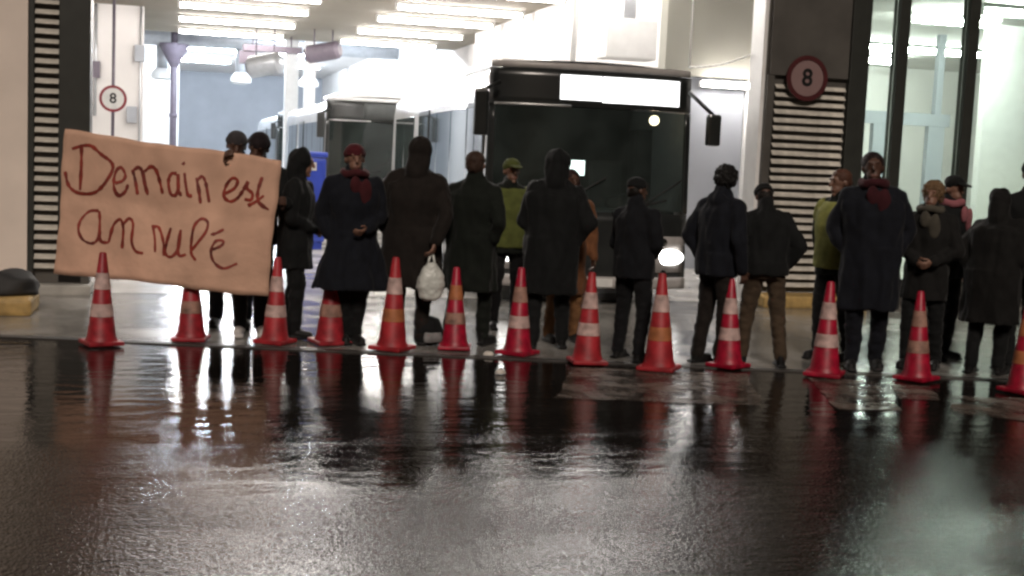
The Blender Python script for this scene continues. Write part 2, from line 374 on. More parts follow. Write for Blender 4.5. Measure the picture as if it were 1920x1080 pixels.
# slot drain along the edge of the apron
e0, e1 = gp(-200, 622), gp(2200, 727); dv = (e1 - e0).normalized(); nv = Vector((-dv.y, dv.x, 0))
dr = empty('slot_drain', tuple(e0), math.atan2(dv.y, dv.x)); tag(dr, 'dark slot drain running along the edge of the pavement under the cones', 'drain')
LN = (e1 - e0).length
box('channel', (0, -.03, -.02), (LN, .03, .0085), M['rubber'], dr)
for s in (-1, 1): box('edge_rail', (0, s * .045 - .014, -.02), (LN, s * .045 + .014, .0105), M['wet_edge'], dr)

# ceiling lights
def ceil_light(x0, x1, y, z, tm, label, grp, drop=0.0):
    o = empty('ceiling_light', ((x0 + x1) / 2, y, z)); tag(o, label, 'ceiling light', grp)
    h = (x1 - x0) / 2
    box('housing', (-h, -.09, -.06), (h, .09, 0), M['white'], o, 0.008)
    tube('tube', (-h + .03, 0, -.105), (h - .03, 0, -.105), .045, tm, o, 8)
    for s in (-1, 1): box('end_cap', (s * (h - .03) - .028, -.05, -.16), (s * (h - .03) + .028, .05, -.061), M['white'], o)
    return o
words = ['first', 'second', 'third', 'fourth']
seen = [28.2, 31.0, 34.5, 38.2]
for col_, (x0, x1, cl) in enumerate(((0.0, 3.0, 'above the banner'), (4.6, 7.5, 'above the buses'))):
    for i, y in enumerate([17.2, 19.6, 22.0, 25.0] + seen):
        if i >= 4: lb = f'long warm strip light on the beige ceiling {cl}, {words[i-4]} row in'
        else: lb = f'strip light high on the ceiling just inside the doorway {cl}, {words[i]} row'
        ceil_light(x0, x1, y, HALL_H - .002, M['tube'], lb, 'warm strip lights on the hall ceiling')
for i, y in enumerate((43, 50, 58, 66)):
    for x0, side in ((-0.4, 'left'), (4.0, 'right')):
        ceil_light(x0, x0 + 3.0, y, 5.898, M['tube_cool'], f'cool white strip light on the rear hall ceiling, {words[i]} row, {side} column', 'cool strip lights at the back of the hall')
for y, wh in ((20, 'nearer'), (30, 'farther')):
    ceil_light(-4.5, -1.8, y, HALL_H - .002, M['tube'], f'{wh} strip light over the bay behind the left pillar', 'strip lights of the left bay')
wl = empty('wall_strip_light', (8.95, 19.8, 3.08)); tag(wl, 'bright strip light on the wall just right of the bus', 'strip light')
box('housing', (-.62, .0, -.05), (.6, .098, .05), M['white'], wl, .01); tube('tube', (-.6, -.045, 0), (.58, -.045, 0), .045, M['tube'], wl)

# conduit and cable above the bus
tp = atD(1075, 70, 18.6); cdt = tube('conduit', (tp.x, 18.6, 3.0), (tp.x + .06, 18.6, HALL_H), .045, M['white'])
tag(cdt, 'thin white conduit dropping from the ceiling behind the bus roof', 'conduit')
bxp = atD(1175, 75, 18.7)
sb = empty('ceiling_unit', (bxp.x, 18.7, bxp.z)); tag(sb, 'pale boxed unit hanging from the ceiling above the bus', 'ceiling unit')
box('case', (-.4, -.25, -.3), (.4, .25, .3), M['white'], sb, .03); box('bracket', (-.1, -.08, .3), (.1, .08, HALL_H - bxp.z), M['galv'], sb)
p0, p1 = atD(1293, 126, 17.0), atD(1408, 103, 15.35)
bm = bmesh.new(); N = 10
pts = [p0.lerp(p1, k / N) + Vector((0, 0, -.05 * math.sin(math.pi * k / N))) for k in range(N + 1)]
for a, b in zip(pts, pts[1:]): add_tube(bm, a, b, .012, 6)
for p in (p0,): add_tube(bm, p, (p.x, p.y, HALL_H), .012, 6)
tag(finish(bm, 'cable', M['white'], None, True), 'thin pale cable strung from the ceiling to the right door jamb', 'cable')

# round number signs
def number_sign(name, loc, rad, label, pole=None, face='signface', ring='signring'):
    o = empty(name, loc); tag(o, label, 'sign')
    T = Matrix.Rotation(R(90), 4, 'X')
    lathe('rim', [(rad * .80, 0), (rad, 0), (rad, .03), (rad * .80, .03)], M[ring], o, 32, T, True)
    lathe('face', [(rad * .79, 0.004), (rad * .79, .022)], M[face], o, 32, T)
    cu = bpy.data.curves.new('numeral', 'FONT'); cu.body = '8'; cu.size = rad * 1.05; cu.align_x = 'CENTER'; cu.align_y = 'CENTER'; cu.extrude = .003; cu.offset = .006
    t = bpy.data.objects.new('tmp', cu); COL.objects.link(t); bpy.context.view_layer.update()
    me = bpy.data.meshes.new_from_object(t.evaluated_get(bpy.context.evaluated_depsgraph_get())); bpy.data.objects.remove(t)
    n = link('numeral', me, M['black'], o); n.location = (0, -.026, 0); n.rotation_euler = (R(90), 0, 0)
    if pole: tube('pole', (0, .03, -loc[2] + .01), (0, .03, pole - loc[2]), .035, M['beam'], o)
    else:
        for s in (-1, 1): box('bracket', (s * .1 - .02, 0.0, -.02), (s * .1 + .02, DF + .0 - loc[1], .02), M['galv'], o)
    return o
s1 = atD(1512, 147, DF - .06)
number_sign('number_sign', (s1.x, DF - .06, s1.z), .285, 'large round red rimmed sign with number 8 on the right pillar')
s2 = atD(212, 185, 28)
number_sign('pole_sign', (s2.x, 28, s2.z), .275, 'small round sign on a dark pole inside the hall above the banner', pole=HALL_H - .003, face='plate', ring='ring_red')

# glazed office to the right
of = empty('glazed_office', (0, 0, 0)); tag(of, 'brightly lit glazed office with dark green mullions right of the pillar', 'office')
xm1, xm2, xm3 = atD(1685, 200, DF).x, atD(1815, 200, DF).x, 11.6
OX1 = 22
box('floor', (8.53, DF + .42, -.05), (OX1, 17.11, 0.15), M['concrete'], of)
box('floor', (9.73, 17.112, -.05), (OX1, 27, 0.15), M['concrete'], of)
box('ceiling', (8.53, DF + .42, 4.2), (OX1, 17.11, 4.4), M['hallwall'], of)
box('ceiling', (9.73, 17.112, 4.2), (OX1, 27, 4.4), M['hallwall'], of)
box('side_wall', (9.652, 20.203, 0.15), (9.72, 27, 4.2), M['hallwall'], of)
box('back_wall', (9.652, 27, 0.15), (OX1, 27.2, 4.2), M['hallwall'], of)
box('end_wall', (OX1, DF + .42, 0.15), (OX1 + .2, 27, 4.2), M['hallwall'], of)
box('plinth', (8.523, DF + .04, 0), (OX1, DF + .38, 0.30), M['dark_panel'], of)
edges = [8.56, xm1, xm2, xm3, 12.7, 13.8, 14.9, 16.0, 17.1]
for i, x in enumerate(edges):
    wd = .075 if i in (1, 2) else .045
    box('mullion', (x - wd, DF - .02, .302), (x + wd, DF + .16, 4.597), M['frame_dark'], of, .008)
for a, b in zip(edges, edges[1:]):
    box('pane', (a + .076, DF + .06, .36), (b - .076, DF + .075, 4.52), M['officeglass'], of)
    box('sill', (a + .0755, DF + .01, .303), (b - .0755, DF + .13, .358), M['frame_dark'], of)
    box('head_rail', (a + .0755, DF + .01, 4.522), (b - .0755, DF + .13, 4.596), M['frame_dark'], of)
# inner glazed screen with a double door
pscreen = empty('inner_screen', (0, 0, 0)); pscreen.parent = of
DS = 20.0
def xs(px): return atD(px, 300, DS).x
zt = atD(1650, 232, DS).z
for px, hw in ((1603, .05), (1652, .19), (1752, .16)):
    box('door_post', (xs(px) - hw, DS, .152), (xs(px) + hw, DS + .12, zt), M['greywall'], pscreen)
box('transom', (xs(1596), DS - .01, zt + .002), (xs(1775), DS + .13, zt + .22), M['greywall'], pscreen)
box('upper_post', (xs(1752) - .06, DS, zt + .222), (xs(1752) + .06, DS + .12, 4.19), M['greywall'], pscreen)
box('near_wall', (atD(1836, 300, 18.2).x, 18.2, .152), (OX1 - .01, 18.35, 4.19), M['white'], of)
for i, (pa, pb, py, D) in enumerate(((1590, 1690, 130, 24.6), (1700, 1872, 60, 17.6), (1838, 2010, 4, 16.2))):
    a, b = atD(pa, py, D), atD(pb, py, D)
    ceil_light(a.x, b.x, D, 4.198, M['tube_office'], f'white strip light on the office ceiling, {words[2-i]} from the glass', 'strip lights in the glazed office')
ceil_light(12.2, 15.2, 22.0, 4.198, M['tube_office'], 'white strip light on the office ceiling behind the door screen', 'strip lights in the glazed office')

# left foot of the facade
kl = gp(22, 585)
lb = box('kerb_block', (kl.x - 1.2, kl.y - .35, 0), (kl.x + .22, kl.y + .45, .17), M['ochre'], None, .04)
tag(lb, 'ochre brown kerb block at the left edge of the pavement', 'kerb')
def lump(name, c, rad, m, seed, flat=.5):
    bm = bmesh.new(); bmesh.ops.create_icosphere(bm, subdivisions=3, radius=1)
    for v in bm.verts:
        n = noise.noise(v.co * 1.7 + Vector((seed, 0, 0))); v.co *= 1 + .35 * n
        v.co = Vector((v.co.x * rad[0], v.co.y * rad[1], max(v.co.z, -flat) * rad[2] + flat * rad[2]))
    o = finish(bm, name, m, None, True); o.location = c; return o
tag(lump('rubbish_sack', (kl.x - .05, kl.y + .1, .171), (.3, .22, .16), M['rubber'], 3.1), 'dark sagging rubbish sack on the ochre kerb block', 'sack')
bb = empty('blue_container', tuple(atD(578, 500, 22.5).xy) + (0.006,)); tag(bb, 'tall blue container standing inside the depot beside the buses', 'container')
box('body', (-.24, -.25, .12), (.24, .25, 1.58), M['blue'], bb, .05); box('lid', (-.26, -.27, 1.585), (.26, .27, 1.68), M['blue'], bb, .03)
box('sticker', (-.09, -.256, 1.36), (.07, -.251, 1.5), M['paper'], bb)
for s in (-1, 1): tube('wheel', (s * .2 - .03, .15, .085), (s * .2 + .03, .15, .085), .085, M['tyre'], bb, 16)
box('front_foot', (-.2, -.22, 0), (.2, -.12, .121), M['blue'], bb)

# ------------------------------------------------------------------ buses
def grid_surface(name, fn, us, vs, m, parent, thick=0.0, smooth=True):
    bm = bmesh.new(); V = [[bm.verts.new(fn(u, v)) for u in us] for v in vs]
    for a, b in zip(V, V[1:]):
        for k in range(len(us) - 1): bm.faces.new((a[k], a[k + 1], b[k + 1], b[k]))
    if thick:
        bmesh.ops.recalc_face_normals(bm, faces=bm.faces)
        bmesh.ops.solidify(bm, geom=bm.faces[:], thickness=thick)
    return finish(bm, name, m, parent, smooth)
def lin(a, b, n): return [a + (b - a) * k / (n - 1) for k in range(n)]

BW, BH = 1.275, 2.9
def front_y(x, z):                              # the bulging nose: further back at the corners and towards the roof
    y = 0.20 * (abs(x) / BW) ** 3.2
    if z > 1.05: y += 0.11 * (z - 1.05) / 1.85
    return y
def bus(name, length, label, detail=True, dest=True):
    o = empty(name); tag(o, label, 'bus')
    # shell: rounded cross-section swept along the length
    def prof(k):                                # 0..1 round the section from the left sill over the roof to the right sill
        pts = [(-BW, .32), (-BW - .004, 1.0), (-BW, 1.6), (-BW + .02, 2.45), (-BW + .06, 2.68), (-BW + .17, 2.82), (-BW + .36, 2.885), (-.5, 2.91), (0, 2.92)]
        pts = pts + [(-x, z) for x, z in pts[-2::-1]]
        return pts[k]
    n = 17
    bm = bmesh.new(); rings = []
    for y in (None, .5, length * .35, length * .7, length - .12, length):
        ring = []
        for k in range(n):
            x, z = prof(k)
            if y is None: yy = front_y(x, z) + .035
            else: yy = y
            sc = .97 if y == length else 1.0
            ring.append(bm.verts.new((x * sc, yy, z if sc == 1 else z * .99)))
        rings.append(ring)
    for a, b in zip(rings, rings[1:]):
        for k in range(n - 1): bm.faces.new((a[k], a[k + 1], b[k + 1], b[k]))
    bm.faces.new(rings[-1])
    body = finish(bm, 'body', M['bus_white'], o, True); body.data.set_sharp_from_angle(angle=R(50))
    box('underframe', (-BW + .05, .45, .28), (BW - .05, length - .1, .36), M['bus_in'], o)
    box('interior', (-BW + .08, 2.6, .4), (BW - .08, 2.66, 2.7), M['bus_in'], o)
    box('cab_floor', (-BW + .08, .3, .37), (BW - .08, 2.6, .42), M['bus_in'], o)
    # front: lower mask, windscreen, header
    xs_ = lin(-BW + .012, BW - .012, 25)
    grid_surface('front_mask', lambda x, z: (x, front_y(x, z) - (.03 if z < .6 else .0), z), xs_, lin(.3, 1.13, 8), M['bus_dark'], o, .03)
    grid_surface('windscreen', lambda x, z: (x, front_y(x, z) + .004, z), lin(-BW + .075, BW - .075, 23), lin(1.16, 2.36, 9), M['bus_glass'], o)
    for s in (-1, 1):
        grid_surface('windscreen_pillar', lambda x, z: (s * x, front_y(x, z) - .004, z), lin(BW - .08, BW - .008, 5), lin(1.14, 2.37, 8), M['bus_dark'], o, .03)
    hd = grid_surface('header', lambda x, z: (x, front_y(x, z), z), xs_, lin(2.38, 2.80, 6), M['bus_dark'], o, .02)
    grid_surface('header_trim', lambda x, z: (x, front_y(x, z) - .012, z), lin(-BW + .07, -.3, 10), lin(2.365, 2.395, 2), M['bus_silver'], hd, .01)
    grid_surface('roof_edge', lambda x, z: (x, front_y(x, z) - .006, z), lin(-BW + .03, BW - .03, 23), lin(2.81, 2.885, 3), M['lamp_bezel' if detail else 'bus_white'], o, .03)
    if dest:
        dp = grid_surface('destination_display', lambda x, z: (x, front_y(x, z) - .010, z), lin(-.46, BW - .16, 16), lin(2.43, 2.765, 3), M['bus_in'], hd, .004)
    for s in (-1, 1):
        hx = s * .98
        hp = grid_surface('headlight', lambda x, z: (x, front_y(x, z) - .040, z), lin(hx - .25, hx + .24, 7), lin(.42, .86, 4), M['lamp_bezel'], o, .02)
        if detail:
            lathe('lamp', [(.02, .022), (.07, .016), (.105, .004), (.105, -.02)], M['lamp'], hp, 20, Matrix.Translation((hx + .03 * s, front_y(hx, .6) - .05, .61)) @ Matrix.Diagonal((1.75, 1, .9, 1)) @ Matrix.Rotation(R(90), 4, 'X'))
            lathe('indicator', [(.02, .012), (.05, .004), (.05, -.02)], M['chrome'], hp, 14, Matrix.Translation((hx - .05 * s, front_y(hx, .8) - .05, .79)) @ Matrix.Rotation(R(90), 4, 'X'))
        lathe('fog_lamp', [(.02, .012), (.06, .004), (.06, -.03)], M['chrome'], hp, 14, Matrix.Translation((hx - .05 * s, front_y(hx, .4) - .05, .40)) @ Matrix.Rotation(R(90), 4, 'X'))
    grid_surface('bumper', lambda x, z: (x, front_y(x, z) - .075, z), lin(-BW + .02, BW - .02, 25), lin(.22, .36, 4), M['lamp_bezel'], o, .08)
    box('number_plate', (-.27, -.094, .24), (.27, -.078, .34), M['plate'], o)
    # wipers, dash, seat, wheel
    for x0, x1 in ((-.75, -.05), (.25, .95)):
        bm = bmesh.new(); add_tube(bm, (x0, front_y(x0, 1.2) - .03, 1.13), (x1, front_y(x1, 1.3) - .02, 1.30), .014, 6); add_tube(bm, (x0 + .35, front_y(x0, 1.2) - .03, 1.215), (x1 + .2, front_y(x1 + .2, 1.3) - .022, 1.55), .010, 6)
        finish(bm, 'wiper', M['rubber'], o, True)
    box('dashboard', (-BW + .12, .32, .9), (BW - .12, .75, 1.16), M['bus_in'], o, .04)
    st = lathe('steering_wheel', [(.20, -.012), (.23, -.012), (.23, .012), (.20, .012)], M['rubber'], o, 24, closed=True, T=Matrix.Translation((.62, .85, 1.25)) @ Matrix.Rotation(R(-25), 4, 'X'))
    ds = box('driver_seat', (.38, 1.25, .5), (.86, 1.75, .95), M['bus_in'], o, .06); box('seat_back', (.38, 1.68, .95), (.86, 1.82, 1.75), M['bus_in'], ds, .05)
    # sides: windows, doors, wheels, skirt line
    for s in (-1, 1):
        x = s * (BW + .0)
        y = 1.75
        while y < length - 1.4:
            if not (s < 0 and (5.0 < y < 6.3)):
                wdw = box('side_window', (x - .006 * s - .008, y, 1.28), (x - .006 * s + .008, y + 1.3, 2.36), M['bus_side_glass'], o, .004)
                wdw.rotation_euler = (0, 0, 0)
            y += 1.36
        # wheels
        for yw in (2.7 if length > 9 else 2.4, length - 3.2):
            T = Matrix.Translation((s * (BW - .13), yw, .48)) @ Matrix.Rotation(R(90), 4, 'Y')
            wl_ = lathe('wheel', [(.25, -.13), (.46, -.13), (.48, -.09), (.48, .09), (.46, .13), (.25, .13)], M['tyre'], o, 28, T, True)
            lathe('rim', [(.05, .10 * s), (.10, .145 * s), (.22, .12 * s), (.25, .136 * s)] if s > 0 else [(.25, -.136), (.22, -.12), (.10, -.145), (.05, -.10)], M['bus_silver'], wl_, 20, T)
            lathe('wheel_arch', [(.5, -.134), (.56, -.134), (.56, -.140), (.5, -.140)] if s < 0 else [(.5, .134), (.56, .134), (.56, .140), (.5, .140)], M['rubber'], o, 28, T, True)
        box('skirt_stripe', (x - .004, .7, .98), (x + .004, length - .3, 1.02), M['bus_silver'], o)
    for y0 in (.42, 5.25):
        d = box('door', (-BW - .012, y0, .38), (-BW + .012, y0 + 1.2, 2.42), M['bus_dark'], o, .01)
        for k in (0, 1): box('door_glass', (-BW - .02, y0 + .06 + k * .57, .55), (-BW - .0125, y0 + .57 + k * .57, 2.34), M['bus_side_glass'], d)
    # mirrors
    for s in (-1, 1):
        mm = tube('mirror_arm', (s * (BW - .1), .1, 2.62), (s * (BW + .15), -.12, 2.50 if s < 0 else 2.34), .025, M['bus_dark'], o)
        box('mirror', (s * (BW + .15) - .085, -.18, 1.98), (s * (BW + .15) + .085, -.06, 2.52) if s < 0 else (s * (BW + .15) + .085, -.06, 2.36), M['bus_dark'], o, .035)
    box('roof_unit', (-.85, 2.0, 2.9), (.85, 4.6, 3.06), M['bus_white'], o, .06)
    return o
b1 = bus('city_bus', 10.5, 'dark fronted city bus with glowing destination display nosing out of the depot')
fc = atD(1115, 300, 14.62)
b1.location = (fc.x + .0, 14.62, 0.0); b1.rotation_euler = (0, 0, R(-3.0))
# lit route number and destination: rows of LED text too bright to read
hd = [c for c in b1.children if c.name.startswith('header')][0]
dpn = [c for c in hd.children if c.name.startswith('destination')][0]
for x0, x1 in ((-.44, .065), (.078, 1.08)):
    p = grid_surface('lit_text', lambda x, z: (x, front_y(x, z) - .018, z), lin(x0, x1, 10), lin(2.455 if x0 < 0 else 2.44, 2.745, 3), M['led'], dpn if False else hd, .003)
box('bright_spot', (-.36, .30, 1.56), (-.04, .33, 1.74), M['screen'], b1); tube('bright_spot_post', (-.2, .345, 1.14), (-.2, .345, 1.6), .02, M['bus_in'], b1)  # added glowing panel and its post stand in for a bright windscreen spot
lathe('cab_lamp', [(.02, -.02), (.06, -.01), (.06, .02)], M['lampw'], b1, 14, Matrix.Translation((.85, .42, 2.27)) @ Matrix.Rotation(R(90), 4, 'X'))
box('ticket_machine', (.62, .3, 1.16), (.80, .5, 1.5), M['signring'], b1, .02)
for k in range(5): box('badge_letter', (.56 + k * .058, -.012, 1.0), (.60 + k * .058, front_y(.7, 1) - .004, 1.045), M['chrome'], b1)
bm = bmesh.new()
pts = [(-.17, .86), (-.10, .94), (-.13, .98), (-.17, .955), (-.21, .98), (-.24, .94)]
vs = [bm.verts.new((x, -.02, z)) for x, z in pts]; f = bm.faces.new(vs); r = bmesh.ops.extrude_face_region(bm, geom=[f]); bmesh.ops.translate(bm, vec=(0, .02, 0), verts=[v for v in r['geom'] if isinstance(v, bmesh.types.BMVert)])
finish(bm, 'emblem', M['chrome'], b1)
b2 = bus('city_bus', 11.0, 'white bus with dark green windscreen queued right behind the front bus', False)
b2.location = (4.45, 28.2, 0.006)
b3 = bus('city_bus', 11.0, 'rearmost white bus in the hall, its roof showing above the banner', False)
b3.location = (4.55, 43.6, 0.006)

# ------------------------------------------------------------------ traffic cones
def cone(rm):
    o = empty('traffic_cone')
    bm = bmesh.new(); add_box(bm, (-.15, -.15, 0), (.15, .15, .035), .012); finish(bm, 'base', rm, o)
    lathe('body', [(.136, .0345), (.128, .05), (.118, .075), (.030, .77), (.022, .78), (.02, .78)], rm, o, 28)
    def rr(z): return .118 + (.030 - .118) * (z - .075) / .695
    for z0, z1 in ((.24, .35), (.47, .61)):
        lathe('reflective_band', [(rr(z0) - .004, z0), (rr(z0) + .003, z0 + .002), (rr(z1) + .003, z1 - .002), (rr(z1) - .004, z1)], M['band'], o, 28, None, True)
    return o
cone_red, cone_dirty = cone(M['red']), cone(M['red_dirty'])
CN = [(190, 648, 1, 'before the left end of the banner'), (358, 640, 1, 'before the middle of the banner'),
      (515, 645, 0, 'at the lower right corner of the banner'), (618, 646, 1, 'under the hem of the flared coat'),
      (735, 657, 0, 'between the flared coat and the white bag'), (852, 656, 0, 'just right of the white plastic bag'),
      (970, 666, 0, 'before the two tallest dark coats at the bus'), (1100, 683, 0, 'below the middle of the bus front'),
      (1235, 695, 0, 'below the lit headlight of the bus'), (1365, 690, 0, 'between the two men right of the bus'),
      (1545, 706, 0, 'nearest the foot of the right louvred pillar'), (1718, 714, 0, 'in front of the person before the office door'),
      (1915, 738, 0, 'cut off by the right edge of the picture')]
M['red_faded'] = mat('faded_cone_red', (0.36, 0.018, 0.026), 0.55, var=.4, scale=8)
M['band_dirty'] = mat('grimy_cone_band', (0.30, 0.17, 0.13), 0.6, var=.6, scale=10)
M['band_orange'] = mat('orange_cone_band', (0.42, 0.15, 0.06), 0.5, var=.4, scale=9)
rnd = random.Random(3); used = {0: False, 1: False}
for px, py, dirty, where in CN:
    src = cone_dirty if dirty else cone_red
    o = src if not used[dirty] else copy_tree(src); used[dirty] = True
    p = gp(px, py); o.location = (p.x, p.y, .009); o.rotation_euler = (0, 0, rnd.uniform(0, 1.5))
    s_ = rnd.uniform(.95, 1.06); o.scale = (s_, s_, s_ * rnd.uniform(.97, 1.04)); o.location.z += .004; o.rotation_euler.x = R(rnd.uniform(-1.2, 1.2)); o.rotation_euler.y = R(rnd.uniform(-1.2, 1.2))
    reds = M['red_dirty'] if dirty else rnd.choice([M['red'], M['red'], M['red_faded']])
    for ch in o.children:
        sl_ = ch.material_slots[0]; sl_.link = 'OBJECT'
        sl_.material = rnd.choice([M['band'], M['band'], M['band_dirty'], M['band_orange'] if not dirty else M['band_dirty']]) if ch.name.startswith('reflective') else reds
    tag(o, ('grimy dark red' if dirty else 'red') + ' traffic cone with scuffed bands ' + where, 'traffic cone', 'traffic cones in a row across the road')

# ------------------------------------------------------------------ people
DG = bpy.context.evaluated_depsgraph_get
def p_cap(bm, p, q, r1, r2, seg=12):
    p, q = Vector(p), Vector(q); d = q - p; Lh = max(d.length, 1e-5)
    T = Matrix.Translation(p) @ d.to_track_quat('Z', 'Y').to_matrix().to_4x4()
    prof = [(r1 * math.sin(a), -r1 * math.cos(a)) for a in (0.25, .7, 1.15)] + [(r1, 0), (r2, Lh)] + [(r2 * math.cos(a), Lh + r2 * math.sin(a)) for a in (.42, .87, 1.32)]
    add_lathe(bm, prof, seg, T)
def p_ell(bm, c, r, rot=None):
    T = Matrix.Translation(c) @ (rot.to_4x4() if rot else Matrix()) @ Matrix.Diagonal((*r, 1))
    bmesh.ops.create_uvsphere(bm, u_segments=18, v_segments=12, radius=1, matrix=T)
def p_loft(bm, rings, seg=28, fn=None):         # rings: (cx, cy, z, rx, ry)
    V = []
    for cx, cy, z, rx, ry in rings:
        ring = []
        for k in range(seg):
            a = 2 * math.pi * k / seg; c, s = math.cos(a), math.sin(a)
            e = .85
            v = Vector((cx + rx * math.copysign(abs(c) ** e, c), cy + ry * math.copysign(abs(s) ** e, s), z))
            ring.append(bm.verts.new(fn(v) if fn else v))
        V.append(ring)
    for a, b in zip(V, V[1:]):
        for k in range(seg): bm.faces.new((a[k], a[(k + 1) % seg], b[(k + 1) % seg], b[k]))
    bm.faces.new(V[0][::-1]); bm.faces.new(V[-1])
def solid(name, bm, voxel, m, parent, smooth=4, disp=0.0, dscale=(9, 9, 4), deci=1.0, seed=0.0, pleat=0.0):
    bmesh.ops.recalc_face_normals(bm, faces=bm.faces)
    me = bpy.data.meshes.new('t'); bm.to_mesh(me); bm.free()
    t = bpy.data.objects.new('t', me); COL.objects.link(t)
    a = t.modifiers.new('r', 'REMESH'); a.mode = 'VOXEL'; a.voxel_size = voxel
    if smooth: b = t.modifiers.new('s', 'SMOOTH'); b.factor = .5; b.iterations = smooth
    if deci < 1: d = t.modifiers.new('d', 'DECIMATE'); d.ratio = deci
    bpy.context.view_layer.update()
    r = bpy.data.meshes.new_from_object(t.evaluated_get(DG())); r.name = name
    bpy.data.objects.remove(t); bpy.data.meshes.remove(me)
    if pleat:                                  # hanging folds towards the hem
        for v in r.vertices:
            if v.co.z < 1.0 and abs(v.co.x) < .34:
                a = math.atan2(v.co.y, v.co.x); t = min(1, (1.0 - v.co.z) / .45)
                k_ = 1 + pleat * t * (math.sin(a * 7 + seed + 2.2 * noise.noise(Vector((math.cos(a), math.sin(a), v.co.z * 2 + seed)))) + .5 * math.sin(a * 3 + seed * 2))
                v.co.x *= k_; v.co.y *= k_
    if disp:
        S = Vector(dscale); off = Vector((seed * 3.7, seed * 1.3, seed))
        nv = [v.normal.copy() for v in r.vertices]
        for v, n in zip(r.vertices, nv):
            q = Vector((v.co.x * S.x, v.co.y * S.y, v.co.z * S.z)) + off
            f = noise.noise(q) + .5 * noise.noise(q * 2.1)
            g = 1 - abs(noise.noise(q * .8 + Vector((5, 1, 2))))
            v.co += n * disp * (f + (g - .7) * .8)
    for p in r.polygons: p.use_smooth = True
    return link(name, r, m, parent)

CM = {}
def cloth(c, rough=.85):
    k = tuple(c)
    if k not in CM: CM[k] = mat('fabric_%d' % len(CM), tuple(x * (.40 if max(c) < .06 else .7) for x in c), rough, var=.22, scale=14, bump=.25, bscale=120, spec=.25, sheen=.05)
    return CM[k]
SK = [mat('skin_a', (.24, .13, .09), .5, var=.06, scale=30), mat('skin_b', (.09, .045, .03), .5, var=.06, scale=30), mat('skin_c', (.18, .095, .065), .5, var=.06, scale=30)]
EYE = mat('eye', (.02, .015, .012), .15); LIP = mat('lips', (.20, .085, .065), .5)
ARMS = {'down': ((.255, .02, 1.13), (.265, -.05, .88)), 'pocket': ((.305, .085, 1.15), (.222, .02, .975)), 'front': ((.25, -.03, 1.13), (.06, -.20, 1.03)),
        'phone': ((.245, -.12, 1.16), (.10, -.27, 1.34)), 'behind': ((.25, .10, 1.13), (.10, .17, .98)), 'hold': ((.27, -.10, 1.15), (.262, -.30, 1.20)), 'top': ((.28, -.20, 1.27), (.25, -.42, 1.505)), 'bag': ((.27, .10, 1.13), (.215, .19, .89))}

